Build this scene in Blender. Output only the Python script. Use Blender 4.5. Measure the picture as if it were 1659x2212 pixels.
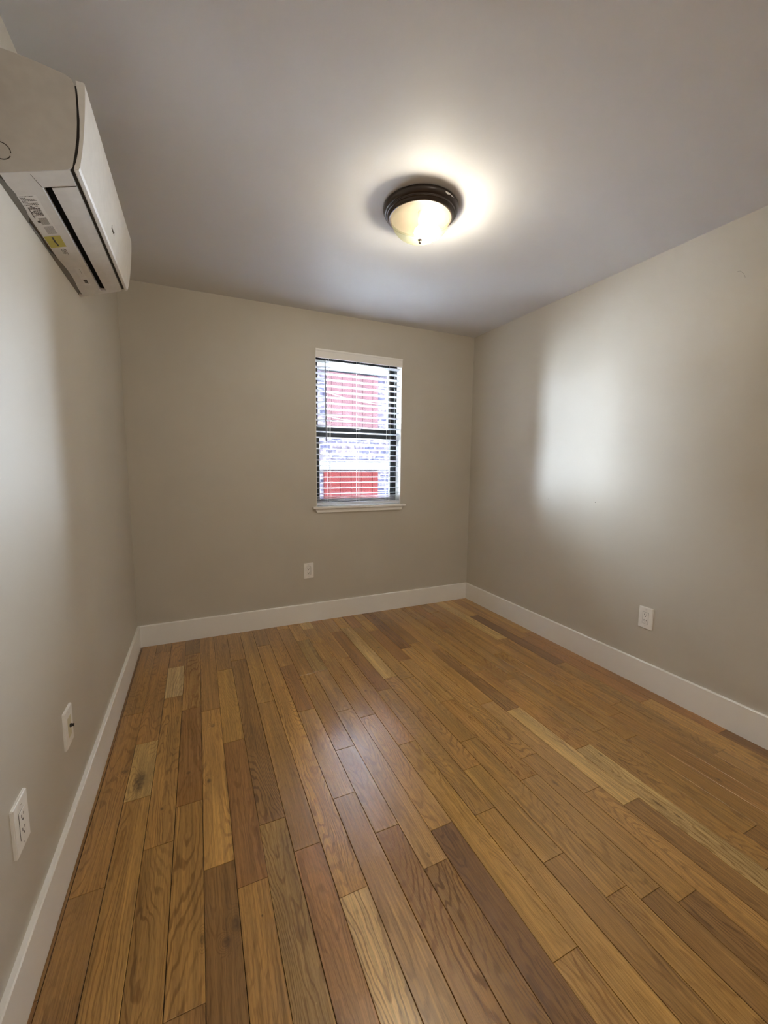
import bpy, bmesh, math, random
from mathutils import Vector, Matrix

for o in list(bpy.data.objects):
    bpy.data.objects.remove(o)
scn = bpy.context.scene
col = scn.collection
RND = random.Random(7)

# ------------------------------------------------------------------ camera
CAM = Vector((0.42093, 0.0, 1.28338))
YAW, PITCH, ROLL = -0.428726, -0.115451, 0.009489
cd = bpy.data.cameras.new('camera')
cd.sensor_fit = 'HORIZONTAL'
cd.sensor_width = 36.0
cd.lens = 880.02 / 1659.0 * 36.0
cd.clip_start = 0.02
cam = bpy.data.objects.new('camera', cd)
col.objects.link(cam)
F = Vector((-math.sin(YAW) * math.cos(PITCH), math.cos(YAW) * math.cos(PITCH), math.sin(PITCH)))
R0 = Vector((math.cos(YAW), math.sin(YAW), 0.0))
U0 = R0.cross(F)
Rv = math.cos(ROLL) * R0 + math.sin(ROLL) * U0
Uv = -math.sin(ROLL) * R0 + math.cos(ROLL) * U0
M = Matrix((Rv, Uv, -F)).transposed().to_4x4()
M.translation = CAM
cam.matrix_world = M
scn.camera = cam

# ------------------------------------------------------------------ view, sky, portal
scn.view_settings.view_transform = 'Standard'
scn.view_settings.look = 'None'
scn.view_settings.gamma = 1.0
scn.view_settings.use_curve_mapping = False
scn.view_settings.exposure = 2.46

SKY = 27.0          # overcast daylight outside
LAMP = 24.0        # radiance of the glowing bulb
FILL = 5.6          # watts of the weak unseen fill lamp added behind the camera
w = bpy.data.worlds.new('overcast_sky')
scn.world = w
w.use_nodes = True
bg = w.node_tree.nodes['Background']
bg.inputs[0].default_value = (0.81, 0.905, 1.03, 1)
bg.inputs[1].default_value = SKY

def area(name, loc, rot, sx, sy, power, color=(1, 1, 1), portal=False):
    l = bpy.data.lights.new(name, 'AREA')
    l.shape = 'RECTANGLE'
    l.size = sx
    l.size_y = sy
    l.energy = power
    l.color = color
    if portal:
        l.cycles.is_portal = True
    o = bpy.data.objects.new(name, l)
    o.location = loc
    o.rotation_euler = rot
    col.objects.link(o)
    return o

# ------------------------------------------------------------------ room numbers
W, D, H = 2.7643, 3.1823, 2.44
YB = -2.10                     # wall behind the camera
OX0, OX1, OZ0, OZ1 = 1.280, 2.032, 0.945, 2.168    # window opening
area('window_portal', (0.5 * (OX0 + OX1), D + 0.19, 0.5 * (OZ0 + OZ1)), (-math.pi / 2, 0, 0),
     OX1 - OX0, OZ1 - OZ0, 1.0, portal=True)
# unseen fill lamp, added well behind the camera to lift the wall brightness
gl = bpy.data.lights.new('rear_fill_lamp', 'POINT')
gl.energy = FILL
gl.color = (1.0, 0.95, 0.88)
gl.shadow_soft_size = 0.14
glo = bpy.data.objects.new('rear_fill_lamp', gl)
glo.location = (1.45, -1.55, 2.20)
col.objects.link(glo)

# ------------------------------------------------------------------ helpers
def tag(o, label=None, cat=None, group=None, kind=None):
    if label: o['label'] = label
    if cat: o['category'] = cat
    if group: o['group'] = group
    if kind: o['kind'] = kind
    return o

def obj(name, bm, mat, parent=None, smooth=False, loc=None):
    me = bpy.data.meshes.new(name)
    bmesh.ops.recalc_face_normals(bm, faces=bm.faces[:])
    bm.to_mesh(me)
    bm.free()
    if mat: me.materials.append(mat)
    if smooth:
        for p in me.polygons: p.use_smooth = True
    o = bpy.data.objects.new(name, me)
    col.objects.link(o)
    if loc is not None: o.location = loc
    if parent: o.parent = parent
    return o

def empty(name, loc=(0, 0, 0), rz=0.0, parent=None):
    o = bpy.data.objects.new(name, None)
    o.empty_display_size = 0.05
    col.objects.link(o)
    o.location = loc
    o.rotation_euler = (0, 0, rz)
    if parent: o.parent = parent
    return o

def box(bm, x0, x1, y0, y1, z0, z1, bevel=0.0, seg=1):
    r = bmesh.ops.create_cube(bm, size=1.0)
    vs = r['verts']
    for v in vs:
        v.co = Vector((x0 + (v.co.x + .5) * (x1 - x0), y0 + (v.co.y + .5) * (y1 - y0), z0 + (v.co.z + .5) * (z1 - z0)))
    if bevel > 0:
        es = list({e for v in vs for e in v.link_edges})
        bmesh.ops.bevel(bm, geom=es, offset=bevel, segments=seg, affect='EDGES', profile=0.5)
    return bm

def B(*a, **k):
    return box(bmesh.new(), *a, **k)

def prism(bm, pts, axis, a0, a1):
    """extrude a closed 2-D outline along an axis ('x','y','z')"""
    def P(u, v, a):
        return {'x': (a, u, v), 'y': (u, a, v), 'z': (u, v, a)}[axis]
    A = [bm.verts.new(P(u, v, a0)) for u, v in pts]
    Bv = [bm.verts.new(P(u, v, a1)) for u, v in pts]
    n = len(pts)
    bm.faces.new(A)
    bm.faces.new(list(reversed(Bv)))
    for i in range(n):
        bm.faces.new((A[i], A[(i + 1) % n], Bv[(i + 1) % n], Bv[i]))
    return bm

def lathe(bm, prof, cx, cy, n=96):
    rings = []
    for r, z in prof:
        if r < 1e-6:
            rings.append([bm.verts.new((cx, cy, z))])
        else:
            rings.append([bm.verts.new((cx + r * math.cos(2 * math.pi * i / n), cy + r * math.sin(2 * math.pi * i / n), z)) for i in range(n)])
    for a, b in zip(rings[:-1], rings[1:]):
        for i in range(n):
            j = (i + 1) % n
            if len(a) == 1 and len(b) > 1: bm.faces.new((a[0], b[i], b[j]))
            elif len(b) == 1 and len(a) > 1: bm.faces.new((a[i], a[j], b[0]))
            elif len(a) > 1: bm.faces.new((a[i], a[j], b[j], b[i]))
    return bm

def tube(bm, pts, r, n=8, caps=True):
    pts = [Vector(p) for p in pts]
    rings = []
    for i, p in enumerate(pts):
        t = (pts[min(i + 1, len(pts) - 1)] - pts[max(i - 1, 0)]).normalized()
        ref = Vector((0, 0, 1)) if abs(t.z) < .9 else Vector((1, 0, 0))
        a = t.cross(ref).normalized()
        b = t.cross(a)
        rings.append([bm.verts.new(p + r * (math.cos(2 * math.pi * k / n) * a + math.sin(2 * math.pi * k / n) * b)) for k in range(n)])
    for A, C in zip(rings[:-1], rings[1:]):
        for k in range(n):
            bm.faces.new((A[k], A[(k + 1) % n], C[(k + 1) % n], C[k]))
    if caps:
        bm.faces.new(rings[0])
        bm.faces.new(list(reversed(rings[-1])))
    return bm

# ------------------------------------------------------------------ node helpers
class NT:
    def __init__(s, name):
        s.m = bpy.data.materials.new(name)
        s.m.use_nodes = True
        s.t = s.m.node_tree
        s.t.nodes.clear()
        s.out = s.n('ShaderNodeOutputMaterial')
    def n(s, typ, **kw):
        nd = s.t.nodes.new(typ)
        for k, v in kw.items(): setattr(nd, k, v)
        return nd
    def l(s, a, b): s.t.links.new(a, b)
    def put(s, sock, v):
        if isinstance(v, bpy.types.NodeSocket): s.l(v, sock)
        elif v is not None: sock.default_value = v
    def math(s, op, a, b=None, c=None, clamp=False):
        nd = s.n('ShaderNodeMath', operation=op, use_clamp=clamp)
        s.put(nd.inputs[0], a); s.put(nd.inputs[1], b)
        if c is not None: s.put(nd.inputs[2], c)
        return nd.outputs[0]
    def vmath(s, op, a, b=None):
        nd = s.n('ShaderNodeVectorMath', operation=op)
        s.put(nd.inputs[0], a); s.put(nd.inputs[1], b)
        return nd.outputs['Value'] if op in ('LENGTH', 'DOT_PRODUCT') else nd.outputs[0]
    def noise(s, vec, scale, detail=2.0, rough=0.5, dist=0.0):
        nd = s.n('ShaderNodeTexNoise')
        s.put(nd.inputs['Vector'], vec)
        nd.inputs['Scale'].default_value = scale
        nd.inputs['Detail'].default_value = detail
        nd.inputs['Roughness'].default_value = rough
        nd.inputs['Distortion'].default_value = dist
        return nd.outputs['Fac']
    def ss(s, v, a, b, c=0.0, d=1.0):
        nd = s.n('ShaderNodeMapRange', interpolation_type='SMOOTHSTEP')
        s.put(nd.inputs['Value'], v)
        for nm, x in (('From Min', a), ('From Max', b), ('To Min', c), ('To Max', d)): s.put(nd.inputs[nm], x)
        return nd.outputs[0]
    def mix(s, f, a, b, mode='MIX'):
        nd = s.n('ShaderNodeMix', data_type='RGBA', blend_type=mode)
        s.put(nd.inputs[0], f); s.put(nd.inputs[6], a); s.put(nd.inputs[7], b)
        return nd.outputs[2]
    def bsdf(s, color, rough, spec=0.5, **kw):
        nd = s.n('ShaderNodeBsdfPrincipled')
        s.put(nd.inputs['Base Color'], color)
        s.put(nd.inputs['Roughness'], rough)
        s.put(nd.inputs['Specular IOR Level'], spec)
        for k, v in kw.items(): s.put(nd.inputs[k.replace('_', ' ')], v)
        s.l(nd.outputs[0], s.out.inputs[0])
        return nd
    def bump(s, nd, h, strength, dist=0.001):
        b = s.n('ShaderNodeBump')
        b.inputs['Strength'].default_value = strength
        b.inputs['Distance'].default_value = dist
        s.l(h, b.inputs['Height'])
        s.l(b.outputs[0], nd.inputs['Normal'])
    def obj(s): return s.n('ShaderNodeTexCoord').outputs['Object']

def C(*c): return (*c, 1.0)

def mat_paint(name, color, rough, spec=0.5, bump=0.25, scale=260.0, vary=0.03):
    t = NT(name)
    co = t.obj()
    v = t.ss(t.noise(co, 2.2, 3), 0.3, 0.7, 1 - vary, 1 + vary)
    cm = t.vmath('SCALE', C(*color)[:3])
    cm.node.inputs['Scale'].default_value = 1.0
    t.l(v, cm.node.inputs['Scale'])
    nd = t.bsdf(cm, rough, spec)
    t.bump(nd, t.noise(co, scale, 2), bump, 0.0006)
    return t.m

def mat_plain(name, color, rough=0.45, spec=0.5, metal=0.0, bumpy=0.1):
    t = NT(name)
    co = t.obj()
    v = t.ss(t.noise(co, 30.0, 2), 0.3, 0.7, 0.97, 1.03)
    cm = t.vmath('SCALE', C(*color)[:3])
    t.l(v, cm.node.inputs['Scale'])
    nd = t.bsdf(cm, rough, spec, Metallic=metal)
    if bumpy: t.bump(nd, t.noise(co, 600.0, 1), bumpy, 0.0003)
    return t.m

WALL = mat_paint('greige_satin_paint', (0.580, 0.536, 0.462), 0.43, 0.42, 0.30, 190.0, 0.02)
CEIL = mat_paint('flat_ceiling_paint', (0.745, 0.745, 0.76), 0.6, 0.3, 0.35, 160.0, 0.015)
TRIM = mat_paint('white_trim_paint', (0.92, 0.90, 0.86), 0.35, 0.5, 0.12, 120.0, 0.015)
PLAST = mat_plain('white_plastic', (0.90, 0.875, 0.83), 0.35)
ACW = mat_plain('satin_white_plastic', (0.74, 0.715, 0.675), 0.42, 0.4)
ACP = mat_plain('front_panel_plastic', (0.80, 0.78, 0.74), 0.30, 0.5)
BLACK = mat_plain('black_void', (0.004, 0.004, 0.004), 0.9, 0.1, bumpy=0)
DARK = mat_plain('dark_plastic', (0.015, 0.012, 0.01), 0.45)
SLOTM = mat_plain('slot_shadow_plastic', (0.02, 0.015, 0.011), 0.6)
BRONZE = mat_plain('oil_rubbed_bronze', (0.062, 0.047, 0.038), 0.30, 0.5, 0.4)
STEEL = mat_plain('brushed_steel', (0.45, 0.43, 0.40), 0.35, 0.5, 0.9)
FRAME = mat_plain('black_window_frame', (0.008, 0.009, 0.010), 0.4)
ACE = mat_plain('end_cap_shaded_plastic', (0.60, 0.57, 0.53), 0.5, 0.3)  # housing plastic darkened, the shade on the cap is put into its colour
INK = mat_plain('grey_ink', (0.10, 0.09, 0.08), 0.7, 0.2, bumpy=0)
GREYP = mat_plain('grey_backplate_plastic', (0.20, 0.185, 0.16), 0.6)
YELL = mat_plain('yellow_label', (0.56, 0.48, 0.10), 0.5, 0.4)
CREAM = mat_plain('aged_cream_plastic', (0.66, 0.60, 0.42), 0.45)

# ------------------------------------------------------------------ floor
X0K, WK = 0.02387, 0.091435
ENDS = {0: (1.348, 2.306), 1: (1.686, 2.038, 3.026), 2: (1.435, 2.401, 2.767), 3: (.931, 1.583, 2.244, 2.92),
        4: (1.279, 2.191), 5: (1.178, 1.887, 2.609), 6: (1.376, 2.710), 7: (1.227, 2.146), 8: (1.026, 2.865),
        9: (1.381, 1.988, 2.504), 10: (1.181, 1.634, 2.349, 3.098), 11: (1.0, 1.907, 2.361, 2.843),
        12: (1.11, 1.814, 2.747, 3.029), 13: (.648, 1.55, 2.47, 3.104), 14: (1.098, 2.002, 2.89),
        15: (.859, 1.301, 2.111, 2.946), 16: (.702, 1.453, 2.064, 2.901), 17: (.656, 1.159, 1.765, 2.272, 2.8, 3.014),
        18: (.605, 1.256, 2.427), 19: (1.006, 1.661, 2.476), 20: (.905, 1.558, 2.32), 21: (1.2, 1.956),
        22: (.55, 1.801), 23: (.65, 1.251, 1.861, 2.625), 24: (1.151, 2.1, 2.945), 25: (1.305, 2.217), 26: (1.369, 2.281),
        27: (.924, 1.827, 2.752), 28: (1.324, 2.239), 29: (1.0, 2.3)}
# one code per board, nearest first: tone letter + how strongly figured (0-9)
TONES = {-1: 'K1 D1 K1', 0: 'D3 B5 B2', 1: 'B5 L3 B5 D3', 2: 'B8 B7 P4 B4', 3: 'D3 B8 R2 B5 D3', 4: 'D2 G5 B2', 5: 'B2 R3 G1 B2',
         6: 'O5 D9 B3', 7: 'R3 A3 G2', 8: 'L9 G7 D2', 9: 'T3 T4 R7 B3', 10: 'D8 T4 B3 B4 G1', 11: 'D9 T3 T2 O3 G3',
         12: 'K4 G5 B2 G3 L2', 13: 'G5 G5 B4 B3 R2', 14: 'G1 G7 R2 T1', 15: 'B6 G4 A5 L2 G2', 16: 'B4 G2 B3 G3 R2',
         17: 'D2 G2 A6 T3 R1 G2', 18: 'D8 B3 G8 K2', 19: 'B4 T2 G4 D5', 20: 'D3 L4 D9 B2', 21: 'L5 A2 G3',
         22: 'T4 B6 A5', 23: 'D3 B4 B4 A2 R3', 24: 'B6 B4 B2 B3', 25: 'B5 B5 B3', 26: 'B6 B3 L2', 27: 'B5 B4 K3 G2',
         28: 'G4 R2 B2', 29: 'K1 R2 G1'}
PAL = {'D': (0.345, 0.18, 0.052), 'K': (0.262, 0.128, 0.04), 'B': (0.443, 0.235, 0.064), 'R': (0.395, 0.19, 0.052), 'G': (0.492, 0.27, 0.071), 'A': (0.47, 0.248, 0.068), 'L': (0.61, 0.385, 0.14), 'P': (0.7, 0.49, 0.215), 'T': (0.472, 0.264, 0.085), 'O': (0.369, 0.218, 0.068)}

def build_floor():
    bm = bmesh.new()
    tint = bm.verts.layers.float_color.new('board_tint')
    rnd = bm.verts.layers.float_color.new('board_random')
    g, ch, th = 0.0007, 0.0009, 0.010
    for k in range(-1, 31):
        xa, xb = X0K + k * WK, X0K + (k + 1) * WK
        xa, xb = max(xa, -0.0), min(xb, W)
        if xb - xa < 0.004: continue
        ends = [YB] + list(ENDS.get(k, (1.1, 2.0))) + [D]
        tones = TONES.get(k, 'B2 B3 D2').split()
        # boards nearer than the first joint are up to 1.2 m long
        y = ends[1]
        extra = []
        while y - 1.15 > YB + 0.1:
            y = min(y - RND.uniform(.8, 1.15), 0.38 - RND.uniform(0, .3)) if not extra else y - RND.uniform(.8, 1.15)
            extra.append(y)
        if extra:
            ends = [YB] + extra[::-1] + ends[1:]
            tones = [RND.choice(['B4', 'G3', 'D4', 'T3']) for _ in extra] + tones
        for i in range(len(ends) - 1):
            ya, yb = ends[i], ends[i + 1]
            tc = tones[min(i, len(tones) - 1)]
            c = PAL[tc[0]]
            j = RND.uniform(.90, 1.10)
            c = (c[0] * j, c[1] * j * RND.uniform(.98, 1.02), c[2] * j * RND.uniform(.96, 1.04), 1)
            rr = (RND.random(), int(tc[1]) / 9.0, RND.random(), 1)
            dz = [RND.uniform(-.00022, .00006) for _ in range(4)]
            x1, x2, y1, y2 = xa + g * RND.uniform(.35, 1.7), xb - g * RND.uniform(.35, 1.7), ya + g, yb - g
            cs = [(x1, y1), (x2, y1), (x2, y2), (x1, y2)]
            sg = [(1, 1), (-1, 1), (-1, -1), (1, -1)]
            top = [bm.verts.new((p[0] + s[0] * ch, p[1] + s[1] * ch, z)) for p, s, z in zip(cs, sg, dz)]
            mid = [bm.verts.new((p[0], p[1], z - ch * .8)) for p, z in zip(cs, dz)]
            low = [bm.verts.new((p[0], p[1], -th)) for p in cs]
            bm.faces.new(top)
            for a in range(4):
                b = (a + 1) % 4
                bm.faces.new((top[a], mid[a], mid[b], top[b]))
                bm.faces.new((mid[a], low[a], low[b], mid[b]))
            for v in top + mid + low:
                v[tint] = c
                v[rnd] = rr
    return bm

def mat_oak():
    t = NT('oak_floor')
    co = t.obj()
    at = t.n('ShaderNodeAttribute', attribute_name='board_tint')
    ar = t.n('ShaderNodeAttribute', attribute_name='board_random')
    sep = t.n('ShaderNodeSeparateColor')
    t.l(ar.outputs['Color'], sep.inputs[0])
    r1, fig, r2 = sep.outputs
    off = t.n('ShaderNodeCombineXYZ')
    t.l(t.math('MULTIPLY', r1, 31.7), off.inputs[0])
    t.l(t.math('MULTIPLY', r2, 47.3), off.inputs[1])
    t.l(t.math('MULTIPLY', r1, 11.1), off.inputs[2])
    p = t.vmath('ADD', co, off.outputs[0])
    # knots: (x, y, radius x, radius y, strength) on the boards where the wood shows them
    KN = [(.159, 1.782, .024, .065, 1.0), (.267, 2.852, .010, .020, .9), (.442, 2.048, .010, .016, .8), (.415, 1.672, .009, .014, .9),
          (.471, 1.081, .014, .026, .7), (.443, 1.043, .012, .016, .8), (1.068, 1.036, .004, .010, 1.0), (1.982, .853, .007, .035, .9),
          (1.992, .789, .006, .020, .9), (2.338, .829, .007, .016, .9), (1.539, 2.518, .008, .014, .9), (1.248, 2.035, .009, .012, .8),
          (1.700, 1.093, .010, .020, .7), (2.018, 1.131, .006, .014, .9), (.095, 1.868, .014, .014, .8), (.251, 1.597, .006, .009, .8),
          (.338, 1.755, .008, .010, .7), (.166, 2.451, .006, .008, .8), (.383, 1.076, .006, .018, .7), (.540, 1.071, .003, .004, 1.0)]
    knot = None
    warp = None
    for x, y, rx, ry, s in KN:
        d = t.vmath('SUBTRACT', co, (x, y, 0))
        d = t.vmath('MULTIPLY', d, (1 / rx, 1 / ry, 0))
        L = t.vmath('LENGTH', d)
        k = t.ss(L, 0.40, 1.25, s, 0.0)
        wv = t.ss(L, 0.0, 2.6, 0.16, 0.0)
        knot = k if knot is None else t.math('MAXIMUM', knot, k)
        warp = wv if warp is None else t.math('MAXIMUM', warp, wv)
    # growth rings cut lengthways: contour lines of a long stretched noise make the cathedral figure
    big = t.noise(t.vmath('MULTIPLY', p, (7.5, 0.95, 1.0)), 1.0, 1.0, 0.4)
    wob = t.noise(t.vmath('MULTIPLY', p, (30.0, 9.0, 1.0)), 1.0, 2.0, 0.55)
    fld = t.math('ADD', big, t.math('MULTIPLY', wob, 0.060))
    fld = t.math('ADD', fld, warp)
    ph = t.math('MULTIPLY', fld, t.math('MULTIPLY_ADD', r2, 130.0, 170.0))
    sn = t.math('SINE', ph)
    line = t.ss(sn, 0.15, 1.0)
    line = t.math('MULTIPLY', line, t.ss(t.noise(t.vmath('MULTIPLY', p, (14, 2.6, 1)), 1.0, 2), .30, .62, .25, 1.0))
    # open pores: short dark dashes
    por = t.noise(t.vmath('MULTIPLY', p, (620.0, 26.0, 1.0)), 1.0, 2.0, 0.6)
    pore = t.ss(por, 0.50, 0.68)
    fib = t.noise(t.vmath('MULTIPLY', p, (210.0, 3.5, 1.0)), 1.0, 3.0, 0.6)
    blot = t.noise(t.vmath('MULTIPLY', p, (9.0, 2.2, 1.0)), 1.0, 2.0, 0.5)
    sap = t.ss(t.noise(t.vmath('MULTIPLY', p, (11.0, 0.5, 1.0)), 1.0, 0.0), .60, .68, 0.0, 0.5)
    v = t.math('MULTIPLY', t.ss(fib, .25, .75, .80, 1.16), t.ss(blot, .3, .7, .90, 1.08))
    strk = t.noise(t.vmath('MULTIPLY', p, (75.0, 1.3, 1.0)), 1.0, 2.0, 0.55)
    v = t.math('MULTIPLY', v, t.ss(strk, .30, .70, .86, 1.12))
    base = t.vmath('SCALE', at.outputs['Color'])
    t.l(v, base.node.inputs['Scale'])
    base = t.mix(sap, base, t.mix(1.0, base, C(1.22, 1.28, 1.35), 'MULTIPLY'))
    dk = t.mix(1.0, base, C(.42, .34, .26), 'MULTIPLY')
    lf = t.math('MULTIPLY', line, t.math('MULTIPLY_ADD', fig, 0.55, 0.34))
    lf = t.math('MULTIPLY', lf, t.ss(por, .25, .6, .65, 1.0))
    c1 = t.mix(lf, base, dk)
    c2 = t.mix(t.math('MULTIPLY', pore, 0.40), c1, dk)
    kn = t.math('MULTIPLY', knot, t.ss(t.noise(t.vmath('MULTIPLY', co, (90, 60, 1)), 1.0, 2), .3, .7, .55, 1.0))
    c3 = t.mix(t.math('MULTIPLY', kn, .88), c2, C(.060, .030, .014))
    rough = t.math('MULTIPLY_ADD', r1, .05, .265)
    nd = t.bsdf(c3, rough, 0.55, Coat_Weight=0.4, Coat_Roughness=0.24)
    h = t.math('SUBTRACT', t.math('MULTIPLY', fib, .35), t.math('ADD', t.math('MULTIPLY', pore, .5), t.math('MULTIPLY', line, .3)))
    t.bump(nd, h, 0.22, 0.0006)
    return t.m

fl = obj('floor', build_floor(), mat_oak())
tag(fl, 'glossy oak strip floor of mixed honey and brown boards', kind='structure')
tag(obj('subfloor', B(-.05, W + .05, YB - .05, D + .05, -.12, -.0101), BLACK), 'dark subfloor seen through the board gaps', kind='structure')

# ------------------------------------------------------------------ walls and ceiling
def struct(name, bm, mat, label=None, parent=None):
    o = obj(name, bm, mat, parent)
    if parent is None: tag(o, label, kind='structure')
    return o
struct('ceiling', B(-.12, W + .12, YB - .12, D + .20, H, H + .12), CEIL, 'flat white ceiling')
wl = struct('wall_left', B(-.12, 0, YB - .12, D + .20, -.11, H), WALL, 'greige wall under the air conditioner')
wr = struct('wall_right', B(W, W + .12, YB - .12, D + .20, -.11, H), WALL, 'greige wall with the window sheen, facing the air conditioner')
bm = bmesh.new()
T = .20
box(bm, 0, OX0, D, D + T, -.11, H)
box(bm, OX1, W, D, D + T, -.11, H)
box(bm, OX0, OX1, D, D + T, -.11, OZ0)
box(bm, OX0, OX1, D, D + T, OZ1, H)
struct('wall_back', bm, WALL, 'greige wall with the window')
struct('wall_front', B(0, W, YB - .12, YB, -.11, H), WALL, 'greige wall behind the camera')

# paint bumps and a nail hole on the right wall, a hairline crack further along
def bump_mesh(y, z, r):
    b = bmesh.new()
    bmesh.ops.create_icosphere(b, subdivisions=2, radius=r)
    for v in b.verts: v.co = Vector((W + v.co.x * .35, y + v.co.y, z + v.co.z))
    return b
for y, z, r in ((2.221, 1.047, .005), (1.966, 1.090, .0035), (2.251, 1.469, .004), (1.90, 1.51, .002)):
    struct('paint_bump', bump_mesh(y, z, r), WALL, parent=wr)
b = bmesh.new()
tube(b, [(W - .0004, 1.828, 1.054), (W + .004, 1.828, 1.054)], .0024, 10)
struct('nail_hole', b, SLOTM, parent=wr)
b = bmesh.new()
tube(b, [(W + .0002, 1.162, 2.20), (W + .0002, 1.150, 2.197), (W + .0002, 1.139, 2.184), (W + .0002, 1.132, 2.171), (W + .0002, 1.128, 2.16)], .0007, 6)
struct('hairline_crack', b, GREYP, parent=wr)

# baseboards
BH, BT = .1527, .0147
def base_prof(s):
    return [(0, 0.0), (s * BT, 0.0), (s * BT, BH - .0035), (s * (BT - .003), BH), (0, BH)]
struct('baseboard_left', prism(bmesh.new(), base_prof(1), 'y', YB, D), TRIM, 'white baseboard along the left wall')
struct('baseboard_right', prism(bmesh.new(), [(W + x, z) for x, z in base_prof(-1)], 'y', YB, D), TRIM, 'white baseboard along the right wall')
struct('baseboard_back', prism(bmesh.new(), [(D + x, z) for x, z in base_prof(-1)], 'x', BT, W - BT), TRIM, 'white baseboard under the window wall')

# ------------------------------------------------------------------ window
YF = D + .098      # inner face of the lower sash
win = empty('window_1', (0, 0, 0))
tag(win, 'black framed double hung window', kind='structure')
b = bmesh.new()            # white jamb liner in the recess
JL = .004
box(b, OX1 - JL, OX1, D + .001, YF + .02, OZ0, OZ1)
box(b, OX0, OX0 + JL, D + .001, YF + .02, OZ0, OZ1)
box(b, OX0 + JL, OX1 - JL, D + .001, YF + .02, OZ1 - JL, OZ1)
struct('jamb', b, TRIM, parent=win)
b = bmesh.new()
fx0, fx1, fz0, fz1 = OX0 + JL, OX1 - JL, OZ0, OZ1 - JL
for a in ((fx0, fx0 + .016, fz0, fz1), (fx1 - .016, fx1, fz0, fz1)):
    box(b, a[0], a[1], YF - .006, YF + .098, a[2], a[3])
box(b, fx0, fx1, YF - .006, YF + .098, fz0, fz0 + .02)
box(b, fx0, fx1, YF - .006, YF + .098, fz1 - .02, fz1)
struct('window_frame', b, FRAME, parent=win)
GL = NT('window_glass')
tr = GL.n('ShaderNodeBsdfTransparent'); gs = GL.n('ShaderNodeBsdfGlossy'); gs.inputs['Roughness'].default_value = .02
fr = GL.n('ShaderNodeFresnel'); fr.inputs['IOR'].default_value = 1.45
tr.inputs[0].default_value = (.94, .96, .96, 1)
mx = GL.n('ShaderNodeMixShader')
GL.l(fr.outputs[0], mx.inputs[0]); GL.l(tr.outputs[0], mx.inputs[1]); GL.l(gs.outputs[0], mx.inputs[2]); GL.l(mx.outputs[0], GL.out.inputs[0])
def sash(name, y, z0, z1, st, rb, rt):
    x0, x1 = fx0 + .016, fx1 - .016
    b = bmesh.new()
    box(b, x0, x0 + st, y, y + .035, z0, z1, .002)
    box(b, x1 - st, x1, y, y + .035, z0, z1, .002)
    box(b, x0 + st, x1 - st, y, y + .035, z0, z0 + rb, .002)
    box(b, x0 + st, x1 - st, y, y + .035, z1 - rt, z1, .002)
    s = struct(name, b, FRAME, parent=win)
    struct('pane', B(x0 + st, x1 - st, y + .016, y + .019, z0 + rb, z1 - rt), GL.m, parent=s)
    return s
sl = sash('lower_sash', YF, .966, 1.560, .036, .028, .056)
sash('upper_sash', YF + .045, 1.530, OZ1 - .024, .036, .058, .036)
b = bmesh.new()
box(b, 1.63, 1.69, YF + .004, YF + .034, 1.560, 1.570, .002)
tube(b, [(1.66, YF + .018, 1.574), (1.70, YF + .012, 1.576)], .005, 8)
struct('sash_lock', b, FRAME, parent=sl)

b = bmesh.new()            # stool: slab with horns past the opening
box(b, 1.248, 2.070, D - .030, D, .927, .945, .003, 2)
box(b, OX0, OX1, D - .004, YF - .002, .927, .9452)
struct('window_stool', b, TRIM, parent=win)
b = bmesh.new()
prism(b, [(1.268, .926), (2.050, .926), (2.036, .896), (1.282, .896)], 'y', D - .014, D)
struct('window_apron', b, TRIM, parent=win)

# ------------------------------------------------------------------ blind
BLD = NT('blind_white')
pb = BLD.n('ShaderNodeBsdfPrincipled')
pb.inputs['Base Color'].default_value = (.92, .92, .93, 1); pb.inputs['Roughness'].default_value = .4
nb = BLD.noise(BLD.obj(), 40.0, 2)
BLD.bump(pb, nb, .08, .0003)
tl = BLD.n('ShaderNodeBsdfTranslucent'); tl.inputs[0].default_value = (.80, .80, .86, 1)
mb = BLD.n('ShaderNodeMixShader'); mb.inputs[0].default_value = .35
BLD.l(pb.outputs[0], mb.inputs[1]); BLD.l(tl.outputs[0], mb.inputs[2]); BLD.l(mb.outputs[0], BLD.out.inputs[0])
BW = BLD.m
bx0, bx1 = OX0 + JL + .003, OX1 - JL - .003
bl = empty('window_blind', (1.656, D + .03, .96))
tag(bl, 'white horizontal slat blind hanging open inside the window recess', 'blind')
def bpart(name, bm, mat=BW, smooth=False, parent=None):
    p = parent or bl
    base = bl.location
    bmesh.ops.translate(bm, verts=bm.verts[:], vec=-base)
    return obj(name, bm, mat, p, smooth)
SY0, SY1 = D + .008, D + .058       # slat depth
bpart('headrail', B(bx0, bx1, D + .006, D + .060, 2.118, 2.160, .002), BW)
b = bmesh.new()
prism(b, [(D - .012, 2.100), (D - .012, 2.150), (D - .016, 2.154), (D - .016, 2.166), (D - .002, 2.168), (D - .002, 2.100)], 'x', 1.2795, 2.0295)
box(b, 1.2795, 1.2835, D - .003, D - .0005, 2.10, 2.168)
bpart('valance', b, TRIM)
PITCH_Z = .0452
zs = []
z = 2.083
while z > 1.035:
    zs.append(z); z -= PITCH_Z
def slat_bm(z, tilt, x0=bx0, x1=bx1, sag=0.0):
    b = bmesh.new()
    n = 7
    nx = 6
    th = .0028
    up, dn = [], []
    for i in range(n + 1):
        u = i / n
        y = SY0 + u * (SY1 - SY0)
        zc = z + tilt * (.5 - u) + .0022 * (1 - (2 * u - 1) ** 2)
        t2 = th * (.5 if i not in (0, n) else .25)
        up.append((y, zc + t2)); dn.append((y, zc - t2))
    prism(b, up + dn[::-1], 'x', x0, x1)
    return b
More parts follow.
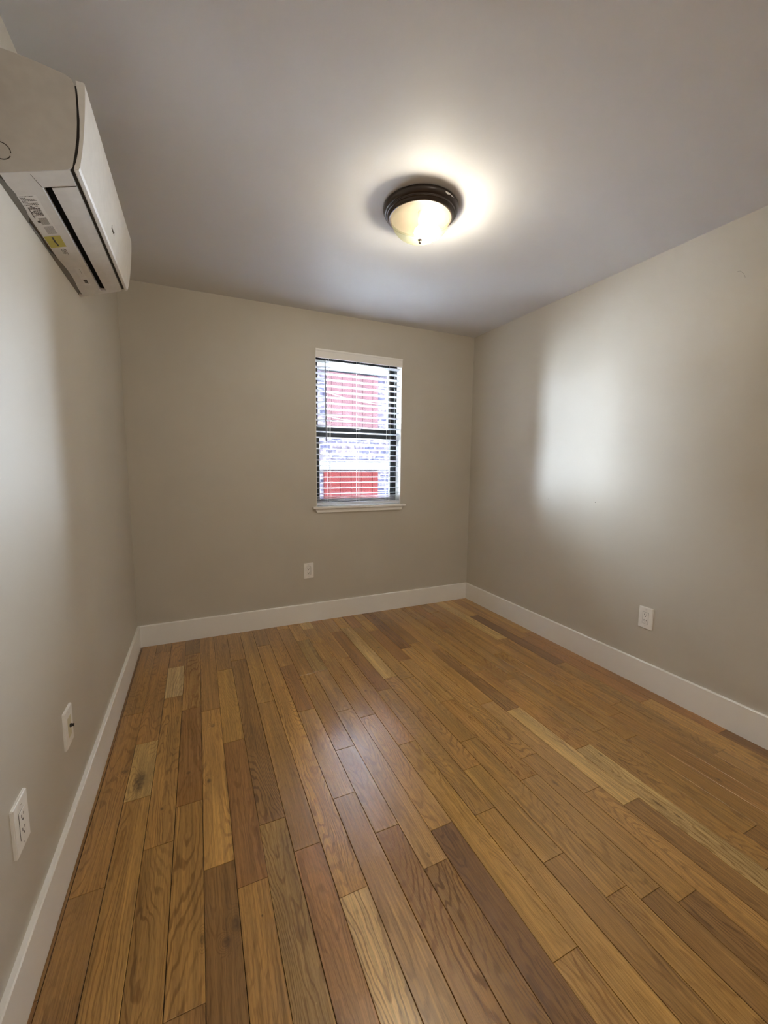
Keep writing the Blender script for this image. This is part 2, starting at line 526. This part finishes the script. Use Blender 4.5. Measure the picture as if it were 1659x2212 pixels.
for i, z in enumerate(zs):
    s = bpart('slat', slat_bm(z + RND.uniform(-.0006, .0006), .0062 + RND.uniform(-.0006, .0006)), BW, True)
for i in range(5):
    bpart('slat', slat_bm(1.0190 - i * .0090, .004), BW, True)
bpart('bottom_rail', B(bx0, bx1, SY0, SY1, .953, .974, .003, 2), BW)
for x in (1.391, 1.643, 1.918):
    b = bmesh.new()
    for y in (SY0 - .002, SY1 + .002):
        tube(b, [(x, y, 2.12), (x, y, .964)], .0009, 6)
    tube(b, [(x + .012, SY0 - .0015, 2.12), (x + .012, SY0 - .0015, .964)], .0007, 6)
    bpart('ladder_cord', b, PLAST)
b = bmesh.new()
tube(b, [(1.353, D - .006, 2.104), (1.354, D - .016, 2.085)], .0015, 8)
tube(b, [(1.354, D - .016, 2.088), (1.360, D - .012, 1.468)], .0035, 6)
tube(b, [(1.360, D - .012, 1.480), (1.360, D - .012, 1.462)], .0048, 8)
WANDM = mat_plain('grey_clear_plastic', (.22, .22, .23), .25)
bpart('tilt_wand', b, WANDM)

# ------------------------------------------------------------------ ceiling light
LX, LY = 1.390, 1.752
lampo = empty('ceiling_light', (LX, LY, H))
tag(lampo, 'round flush ceiling light with dark bronze rim and lit glass bowl', 'ceiling light')
def lpart(name, bm, mat, smooth=True, parent=None):
    bmesh.ops.translate(bm, verts=bm.verts[:], vec=-Vector((LX, LY, H)))
    return obj(name, bm, mat, parent or lampo, smooth)
b = bmesh.new()
lathe(b, [(.0, H - .001), (.165, H - .001), (.1695, H - .003), (.1705, H - .008), (.1690, H - .015), (.1655, H - .022), (.1600, H - .0270), (.1580, H - .0265), (.1560, H - .0285), (.1555, H - .0320), (.1565, H - .0335),
          (.1550, H - .0360), (.1520, H - .0355), (.1500, H - .0370), (.1480, H - .0420), (.1440, H - .0460), (.1390, H - .0485), (.1360, H - .0470), (.1350, H - .040), (.0, H - .012)], LX, LY, 128)
pan = lpart('rim', b, BRONZE)
tag(pan, 'dark bronze rim')
GLS = NT('alabaster_glass')
mps = GLS.vmath('MULTIPLY', GLS.obj(), (9, 9, 9))
sw = GLS.noise(mps, 1.0, 3, .55, 1.2)
tcol = GLS.mix(GLS.ss(sw, .35, .7), C(.024, .0262, .013), C(.032, .035, .022))
t1 = GLS.n('ShaderNodeBsdfTranslucent'); GLS.l(tcol, t1.inputs[0])
t2 = GLS.n('ShaderNodeBsdfTransparent'); t2.inputs[0].default_value = (1, .97, .90, 1)
t3 = GLS.n('ShaderNodeBsdfPrincipled'); t3.inputs['Base Color'].default_value = (.10, .095, .07, 1); t3.inputs['Roughness'].default_value = .15
m1 = GLS.n('ShaderNodeMixShader'); m1.inputs[0].default_value = .62
GLS.l(t1.outputs[0], m1.inputs[1]); GLS.l(t2.outputs[0], m1.inputs[2])
m2 = GLS.n('ShaderNodeMixShader'); m2.inputs[0].default_value = .15
GLS.l(m1.outputs[0], m2.inputs[1]); GLS.l(t3.outputs[0], m2.inputs[2]); GLS.l(m2.outputs[0], GLS.out.inputs[0])
b = bmesh.new()
prof = [(.134, H - .041), (.1345, H - .046), (.1325, H - .050), (.1300, H - .051)]
R_, dep, zt = .130, .082, H - .051
for i in range(1, 25):
    a = i / 24 * math.pi / 2
    prof.append((R_ * math.cos(a) ** .92 if i < 24 else 0.0, zt - dep * math.sin(a)))
lathe(b, prof, LX, LY, 128)
lpart('glass_bowl', b, GLS.m)
def bulb(dx, dy, strength, r=.028):
    e = NT('lit_bulb')
    em = e.n('ShaderNodeEmission')
    em.inputs[0].default_value = (1.0, .92, .78, 1)
    em.inputs[1].default_value = strength
    e.l(em.outputs[0], e.out.inputs[0])
    bb = bmesh.new()
    bmesh.ops.create_uvsphere(bb, u_segments=24, v_segments=16, radius=r)
    L = Vector((dx, dy, 0)).normalized()
    for v in bb.verts:
        v.co = v.co + L * v.co.dot(L) * .15; v.co.z *= .5
    bmesh.ops.translate(bb, verts=bb.verts[:], vec=(LX + dx, LY + dy, H - .100))
    o = lpart('bulb', bb, e.m)
    sb = bmesh.new()
    tube(sb, [(LX + dx * .1, LY + dy * .1, H - .082), (LX + dx * .55, LY + dy * .55, H - .082)], .016, 16)
    tube(sb, [(LX + dx * .1, LY + dy * .1, H - .082), (LX, LY, H - .014)], .010, 12)
    lpart('bulb_socket', sb, PLAST)
bulb(.030, -.013, LAMP * 2.9, .052)
b = bmesh.new()
lathe(b, [(.0, zt - dep + .004), (.010, zt - dep + .002), (.0105, zt - dep - .001), (.004, zt - dep - .003), (.0035, zt - dep - .007), (.0065, zt - dep - .010),
          (.0065, zt - dep - .014), (.0, zt - dep - .017)], LX, LY, 24)
lpart('finial', b, BRONZE)

# chip of bare metal on the rim
b = bmesh.new()
up_, dn_ = [], []
for i in range(11):
    a = -1.43 + i * .034
    t0 = .10 if i < 6 else .30                       # along the flank of the rim, 0 = high, 1 = low
    t1 = (.25, .80, 1.0, .95, .85, .55, .32, .75, .62, .70, .34)[i]
    for L_, q in ((up_, t0), (dn_, t1)):
        rr_, zz = .1700 - .0030 * q + .0007, H - .0110 - .0080 * q - .0004
        L_.append(b.verts.new((LX + rr_ * math.cos(a), LY + rr_ * math.sin(a), zz)))
for i in range(10):
    b.faces.new((up_[i], up_[i + 1], dn_[i + 1], dn_[i]))
lpart('paint_chip', b, TRIM, False)

# ------------------------------------------------------------------ mini split air conditioner
AY0, AY1 = 1.368, 2.182
ac = empty('air_conditioner', (0, 0.5 * (AY0 + AY1), 1.974))
tag(ac, 'white wall mounted air conditioner high on the left wall', 'air conditioner')
acb = Vector(ac.location)
def apart(name, bm, mat, smooth=False, parent=None):
    bmesh.ops.translate(bm, verts=bm.verts[:], vec=-acb)
    return obj(name, bm, mat, parent or ac, smooth)
def under(x): return 1.974 + .33 * x + .0          # underside line (x from the wall)
# body profile in x,z
bp = [(.012, under(.012)), (.079, under(.079)), (.079, under(.079) + .04), (.098, under(.098) + .04), (.098, under(.098)), (.1535, under(.1535)),
      (.1535, 2.036), (.160, 2.060), (.168, 2.090), (.1725, 2.125), (.174, 2.160), (.174, 2.200), (.173, 2.228), (.168, 2.238), (.150, 2.2445), (.105, 2.2515), (.060, 2.2555), (.012, 2.257)]
bp_end = [p for p in bp if p not in bp[1:5]]
b = bmesh.new()
prism(b, bp, 'y', AY0 + .068, AY1 - .034)
prism(b, bp_end, 'y', AY1 - .034, AY1)
prism(b, bp_end, 'y', AY0 + .003, AY0 + .068)
body = apart('housing', b, ACW)
# moulded end cap facing the camera
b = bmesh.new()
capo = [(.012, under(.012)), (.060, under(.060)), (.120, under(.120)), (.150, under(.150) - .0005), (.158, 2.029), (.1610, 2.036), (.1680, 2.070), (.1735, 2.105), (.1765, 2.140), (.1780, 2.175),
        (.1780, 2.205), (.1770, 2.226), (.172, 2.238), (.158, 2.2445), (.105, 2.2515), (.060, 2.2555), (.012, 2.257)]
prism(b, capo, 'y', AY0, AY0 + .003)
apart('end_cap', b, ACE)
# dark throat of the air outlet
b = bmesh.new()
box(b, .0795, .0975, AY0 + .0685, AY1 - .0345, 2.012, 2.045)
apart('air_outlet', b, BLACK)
# louvre over the outlet and the joint lines around it
b = bmesh.new()
lp = [(.0985, under(.0985) - .0012), (.125, under(.125) - .0022), (.1535, under(.1535) - .0012), (.1535, under(.1535) + .0005), (.0985, under(.0985) + .0005)]
prism(b, lp, 'y', AY0 + .0705, AY1 - .036)
apart('louvre', b, ACW)
b = bmesh.new()
def uline(x0, y0, x1, y1, wd=.0011):
    # thin groove line on the underside
    d = Vector((x1 - x0, y1 - y0, 0)); n = Vector((-d.y, d.x, 0)).normalized() * wd * .5
    e = -.0004
    ps = [(x0 + n.x, y0 + n.y), (x1 + n.x, y1 + n.y), (x1 - n.x, y1 - n.y), (x0 - n.x, y0 - n.y)]
    lo = [b.verts.new((x, y, under(x) + e)) for x, y in ps]
    hi = [b.verts.new((x, y, under(x) + .001)) for x, y in ps]
    b.faces.new(lo); b.faces.new(hi[::-1])
    for i in range(4): b.faces.new((lo[i], lo[(i + 1) % 4], hi[(i + 1) % 4], hi[i]))
uline(.098, AY0 + .0695, .154, AY0 + .0695, .0016)
apart('joint_line', b, SLOTM)
b = bmesh.new()
uline(.096, AY1 - .035, .154, AY1 - .035, .0014)
apart('joint_line', b, SLOTM)
b = bmesh.new()
uline(.070, AY0 + .012, .079, AY0 + .068, .0008)
apart('joint_line', b, SLOTM)
# dark solid painted as the shade between housing and front panel
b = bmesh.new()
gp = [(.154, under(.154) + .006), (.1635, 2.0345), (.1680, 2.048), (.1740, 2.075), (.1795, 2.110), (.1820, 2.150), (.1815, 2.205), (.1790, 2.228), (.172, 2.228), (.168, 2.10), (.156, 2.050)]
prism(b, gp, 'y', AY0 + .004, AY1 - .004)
apart('gap_shadow', b, SLOTM)
# front panel: bowed sheet, its near and lower edges visible
b = bmesh.new()
outer = [(.1630, 2.0280), (.1660, 2.0270), (.1730, 2.0300), (.1765, 2.0370), (.1790, 2.0480), (.1835, 2.0720), (.1885, 2.1050), (.1930, 2.1450), (.1965, 2.1850), (.1985, 2.2150), (.1988, 2.2370), (.1960, 2.2400)]
inner = [(.1800, 2.2395), (.1822, 2.2050), (.1828, 2.1500), (.1800, 2.1070), (.1750, 2.0730), (.1690, 2.0470), (.1645, 2.0350)]
prism(b, outer + inner, 'y', AY0 + .001, AY1 - .001)
es = [e for e in b.edges if abs(e.verts[0].co.y - e.verts[1].co.y) < 1e-6]
bmesh.ops.bevel(b, geom=es, offset=.0012, segments=2, affect='EDGES')
panel = apart('front_panel', b, ACP)
# maker mark on the lower part of the panel: short strokes in a row along the panel
def pface(z):
    for (x0, z0), (x1, z1) in zip(outer[:-1], outer[1:]):
        if z0 <= z <= z1: return x0 + (x1 - x0) * (z - z0) / (z1 - z0)
    return .198
b = bmesh.new()
strokes = [(1.762, 2.080, 1.762, 2.094), (1.762, 2.087, 1.770, 2.087), (1.772, 2.080, 1.772, 2.088), (1.772, 2.080, 1.779, 2.080), (1.779, 2.080, 1.779, 2.088),
           (1.783, 2.088, 1.790, 2.080), (1.790, 2.088, 1.783, 2.080), (1.795, 2.080, 1.795, 2.088), (1.795, 2.084, 1.801, 2.088), (1.805, 2.080, 1.805, 2.092)]
for y0, z0, y1, z1 in strokes:
    tube(b, [(pface(z0) + .0002, y0, z0), (pface(z1) + .0002, y1, z1)], .0009, 6)
apart('maker_mark', b, INK, parent=None).parent = panel
# wall bracket: grey plate between housing and wall, stepping out at three places
b = bmesh.new()
box(b, 0, .0125, AY0 + .01, AY1 - .012, 1.982, 2.24)
def rec(y0, y1, xm):
    n = 10
    pts = [(0.0, y0), (0.0, y1)]
    pts = [(0.0005, y0)] + [(0.0005 + xm * math.sin(math.pi * i / n) ** .7, y0 + (y1 - y0) * i / n) for i in range(1, n)] + [(0.0005, y1)]
    lo = [b.verts.new((x, y, 1.9738 + .33 * x)) for x, y in pts]
    hi = [b.verts.new((x, y, 1.983)) for x, y in pts]
    b.faces.new(lo); b.faces.new(hi[::-1])
    for i in range(len(pts)):
        j = (i + 1) % len(pts)
        b.faces.new((lo[i], lo[j], hi[j], hi[i]))
rec(AY0 + .004, 1.60, .017)
rec(1.60, 1.76, .004)
rec(1.76, AY1 - .02, .018)
apart('wall_bracket', b, GREYP)
# inner lip between label field and bracket
b = bmesh.new()
prism(b, [(.0005, 1.978), (.0125, under(.0125) + .0005), (.0125, 2.01), (.0005, 2.01)], 'y', AY0, AY0 + .01)
apart('bottom_lip', b, ACW)
b = bmesh.new()
prism(b, [(.0005, 1.976), (.0125, under(.0125)), (.0125, 2.01), (.0005, 2.01)], 'y', AY1 - .02, AY1)
apart('bottom_lip', b, ACW)
# moulded knock-out ring on the end cap
b = bmesh.new()
def arc(cx, cz, r, a0, a1, n=16):
    return [(cx + r * math.cos(math.radians(a0 + (a1 - a0) * i / n)), AY0 - .0002, cz + r * math.sin(math.radians(a0 + (a1 - a0) * i / n))) for i in range(n + 1)]
tube(b, arc(.019, 2.029, .0190, -2, 110), .0011, 6)
tube(b, arc(.019, 2.029, .0190, -100, -24), .0011, 6)
apart('knockout_ring', b, INK)

# labels on the underside
def ulabel(name, x0, x1, y0, y1, mat, parent=None, t=.0003):
    b = bmesh.new()
    lo = [b.verts.new((x, y, under(x) - t)) for x, y in ((x0, y0), (x1, y0), (x1, y1), (x0, y1))]
    hi = [b.verts.new((x, y, under(x))) for x, y in ((x0, y0), (x1, y0), (x1, y1), (x0, y1))]
    b.faces.new(lo); b.faces.new(hi[::-1])
    for i in range(4): b.faces.new((lo[i], lo[(i + 1) % 4], hi[(i + 1) % 4], hi[i]))
    return apart(name, b, mat)
def uprint(rects, parent, name='printed_text', t=.0006):
    b = bmesh.new()
    for x0, x1, y0, y1 in rects:
        lo = [b.verts.new((x, y, under(x) - t)) for x, y in ((x0, y0), (x1, y0), (x1, y1), (x0, y1))]
        hi = [b.verts.new((x, y, under(x) - t * .4)) for x, y in ((x0, y0), (x1, y0), (x1, y1), (x0, y1))]
        b.faces.new(lo); b.faces.new(hi[::-1])
        for i in range(4): b.faces.new((lo[i], lo[(i + 1) % 4], hi[(i + 1) % 4], hi[i]))
    o = apart(name, b, INK)
    o.parent = parent
    return o
LR = random.Random(3)
lab = ulabel('rating_label', .0155, .0560, 1.462, 1.672, ACP)
rects = []
y = 1.468                       # rows of print run across, each row a broken line of words
for row in range(7):            # table block
    x = .019
    ln = .010 + .020 * (row % 3 != 1)
    while x < .019 + ln:
        l = LR.uniform(.001, .0035)
        rects.append((x, x + l, y, y + .0022)); x += l + .0012
    y += .0065
for row in range(9):            # heavier block
    x = .022
    while x < .047:
        l = LR.uniform(.002, .006)
        if LR.random() < .8: rects.append((x, min(x + l, .0475), y, y + .0034))
        x += l + .001
    y += .0058
rects.append((.022, .0235, 1.52, 1.575)); rects.append((.0240, .031, 1.588, 1.598))
for i in range(9):              # barcode-like lines
    rects.append((.030 + i * .0022, .0308 + i * .0022, 1.575, 1.612))
for i in range(11):             # fine lines lower down
    rects.append((.030 + i * .0021, .0305 + i * .0021, 1.622, 1.666))
uprint(rects, lab)
yl = ulabel('efficiency_label', .014, .0555, 1.680, 1.752, YELL)
yl['label'] = 'yellow efficiency sticker'
uprint([(.032, .0365, 1.686, 1.722), (.034, .038, 1.722, 1.744)], yl)
sm = ulabel('small_label', .036, .050, 1.764, 1.806, ACP, t=.0002)
uprint([(.037 + i * .0035, .0382 + i * .0035, 1.766, 1.800 + .002 * i) for i in range(4)], sm)
sm2 = ulabel('notice_label', .040, .060, 1.915, 2.075, ACP, t=.0002)
uprint([(.052, .0528, 1.925, 1.965)], sm2)
uprint([(.045, .056, 2.022, 2.031)] + [(.046 + i * .002, .0475 + i * .002, 2.030, 2.052 + .002 * i) for i in range(5)], sm2)

# ------------------------------------------------------------------ wall plates
PLW, PLH, PLD = .0405, .0625, .0072
def plate_bm():
    b = B(-PLW, PLW, -PLD, 0.0, -PLH, PLH)
    es = [e for e in b.edges if all(v.co.y < -PLD + 1e-5 for v in e.verts)] + [e for e in b.edges if abs(e.verts[0].co.y - e.verts[1].co.y) > 1e-4]
    bmesh.ops.bevel(b, geom=es, offset=.0022, segments=3, affect='EDGES')
    return b
def screw(parent, z, y=-PLD):
    b = bmesh.new()
    tube(b, [(0, y + .0005, z), (0, y - .0006, z)], .0030, 14)
    s = obj('screw', b, PLAST, parent)
    obj('screw_slot', B(-.0022, .0022, y - .0009, y - .0005, z - .0004, z + .0004), SLOTM, s)
def outlet(name, loc, rz, label, dz=0.0, roll=0.0, wonky=0.0):
    e = empty(name, loc, rz)
    if roll: e.rotation_euler = (0, roll, rz)
    tag(e, label, 'outlet', 'white wall outlets')
    obj('wall_plate', plate_bm(), PLAST, e)
    # dark reveal line of the rectangular opening, then the insert
    obj('opening', B(-.0172, .0172, -PLD - .0002, -PLD + .002, -.0342, .0342), SLOTM, e)
    rc = obj('receptacle', B(-.0164 - wonky, .0164 - wonky, -PLD - .0012, -PLD + .002, -.0334, .0334, .0006), PLAST, e)
    yf = -PLD - .0012
    for zc in (.0175, -.0165):
        for x, hh in ((-.0064, .0042), (.0064, .0034)):
            obj('blade_slot', B(x - .0011 - wonky, x + .0011 - wonky, yf - .0003, yf + .0008, zc + .0025 - hh, zc + .0025 + hh), SLOTM, rc)
        b = bmesh.new()
        tube(b, [(-wonky, yf + .0008, zc - .0085), (-wonky, yf - .0003, zc - .0085)], .0027, 12)
        obj('ground_hole', b, SLOTM, rc)
    screw(e, .0485)
    screw(e, -.0485)
    return e
outlet('wall_outlet', (1.2085, D, .4270), 0.0, 'white outlet on the window wall, below and left of the sill', wonky=.0012)
outlet('wall_outlet', (W, 1.4425, .4135), -math.pi / 2, 'white outlet on the right wall above the baseboard, facing the air conditioner wall')
outlet('wall_outlet', (0, 1.1580, .4250), math.pi / 2, 'white outlet on the left wall, nearest to the camera', wonky=-.0012)
e = empty('cable_plate', (0, 1.5560, .4230), math.pi / 2)
e.rotation_euler = (0, math.radians(1.2), math.pi / 2)
tag(e, 'white wall plate with a black cable jack on the left wall, beyond the near outlet', 'wall plate')
obj('wall_plate', plate_bm(), PLAST, e)
obj('insert', B(-.0165, .0165, -PLD - .001, -PLD + .002, -.033, .033, .0006), CREAM, e)['label'] = 'aged cream insert'
b = bmesh.new()
tube(b, [(.002, -PLD + .001, .002), (.002, -PLD - .006, .002)], .0058, 6)
tube(b, [(.002, -PLD - .006, .002), (.002, -PLD - .012, .002)], .0047, 14)
obj('cable_jack', b, DARK, e)['label'] = 'black threaded jack'
screw(e, .0485)
screw(e, -.0485)

# ------------------------------------------------------------------ outside the window
def mat_brick():
    t = NT('whitewashed_brick')
    co = t.obj()
    mp = t.n('ShaderNodeMapping'); t.l(co, mp.inputs[0]); mp.inputs['Rotation'].default_value = (math.pi / 2, 0, 0)
    br = t.n('ShaderNodeTexBrick')
    t.l(mp.outputs[0], br.inputs['Vector'])
    br.inputs['Color1'].default_value = (0.0110, 0.0090, 0.0112, 1); br.inputs['Color2'].default_value = (0.0050, 0.0050, 0.0085, 1)
    br.inputs['Mortar'].default_value = (0.0165, 0.0158, 0.0175, 1)
    br.inputs['Scale'].default_value = 1.0
    br.inputs['Brick Width'].default_value = .21; br.inputs['Row Height'].default_value = .075
    br.inputs['Mortar Size'].default_value = .012
    nz = t.ss(t.noise(co, 14.0, 4, .7), .35, .65, .55, 1.55)
    cm = t.vmath('SCALE', br.outputs['Color'])
    t.l(nz, cm.node.inputs['Scale'])
    t.bsdf(cm, 1.0, 0.0)
    return t.m
BRK = mat_brick()
REDU = mat_paint('glare_paled_red_siding', (0.0119, 0.0062, 0.0070), 1.0, 0.0, .2, 30, .12)  # upper panel red made pinker, veiling glare put into the colour
REDL = mat_paint('red_door_paint', (0.0092, 0.0020, 0.0020), 1.0, 0.0, .2, 30, .12)
PALE = mat_paint('pale_stone', (0.0148, 0.0148, 0.0158), 1.0, 0.0, .3, 30, .08)
PAVE = mat_paint('concrete_paving', (.85, .85, .85), 1.0, 0.0, .4, 20, .1)
YO = 7.0
nb_ = empty('neighbouring_house', (3.0, YO, -.4))
tag(nb_, 'pale brick house wall with red panels seen through the window blind', 'house')
hb = Vector(nb_.location)
def hpart(name, bm, mat):
    bmesh.ops.translate(bm, verts=bm.verts[:], vec=-hb)
    return obj(name, bm, mat, nb_)
hpart('brick_wall', B(-.9, 4.45, YO, YO + 2.2, -.4, 3.35), BRK)
for x0, x1, z0, z1, mt, nm in ((2.50, 3.46, 1.80, 2.86, REDU, 'red_panel'), (2.44, 3.47, -.3, 1.17, REDL, 'red_door')):
    b = bmesh.new()
    box(b, x0, x1, YO - .05, YO, z0, z1, .005)
    n = 5
    for i in range(n):
        xx = x0 + (x1 - x0) * (i + .5) / n
        box(b, xx - .012, xx + .012, YO - .065, YO - .045, z0 + .03, z1 - .03, .003)
    hpart(nm, b, mt)
hpart('stone_lintel', B(2.2, 3.95, YO - .08, YO, 2.88, 3.02, .006), PALE)
hpart('stone_band', B(-.9, 4.45, YO - .07, YO, 1.19, 1.32, .006), PALE)
hpart('roof_edge', B(-.97, 4.52, YO - .25, YO + 2.3, 3.33, 3.45, .01), PALE)
struct('paving', B(-8, 14, D + .3, YO + 8, -.55, -.4), PAVE, 'concrete paving outside the window')
def cable(x0, z0, x1, z1, sag, y, lab):
    b = bmesh.new()
    pts = []
    for i in range(25):
        u = i / 24
        pts.append((x0 + (x1 - x0) * u, y, z0 + (z1 - z0) * u - sag * 4 * u * (1 - u)))
    tube(b, pts, .006, 6)
    tag(obj('utility_cable', b, DARK), lab, 'cable', 'utility cables outside the window')
cable(2.02, 2.64, 4.25, 2.44, .16, YO - .14, 'thin sagging dark cable across the upper part of the house outside, topmost')
cable(2.02, 2.22, 4.25, 2.16, .16, YO - .13, 'thin sagging dark cable outside, second from the top')
cable(2.02, 1.36, 3.0, 1.33, .07, YO - .12, 'thin dark cable along the pale stone band outside')
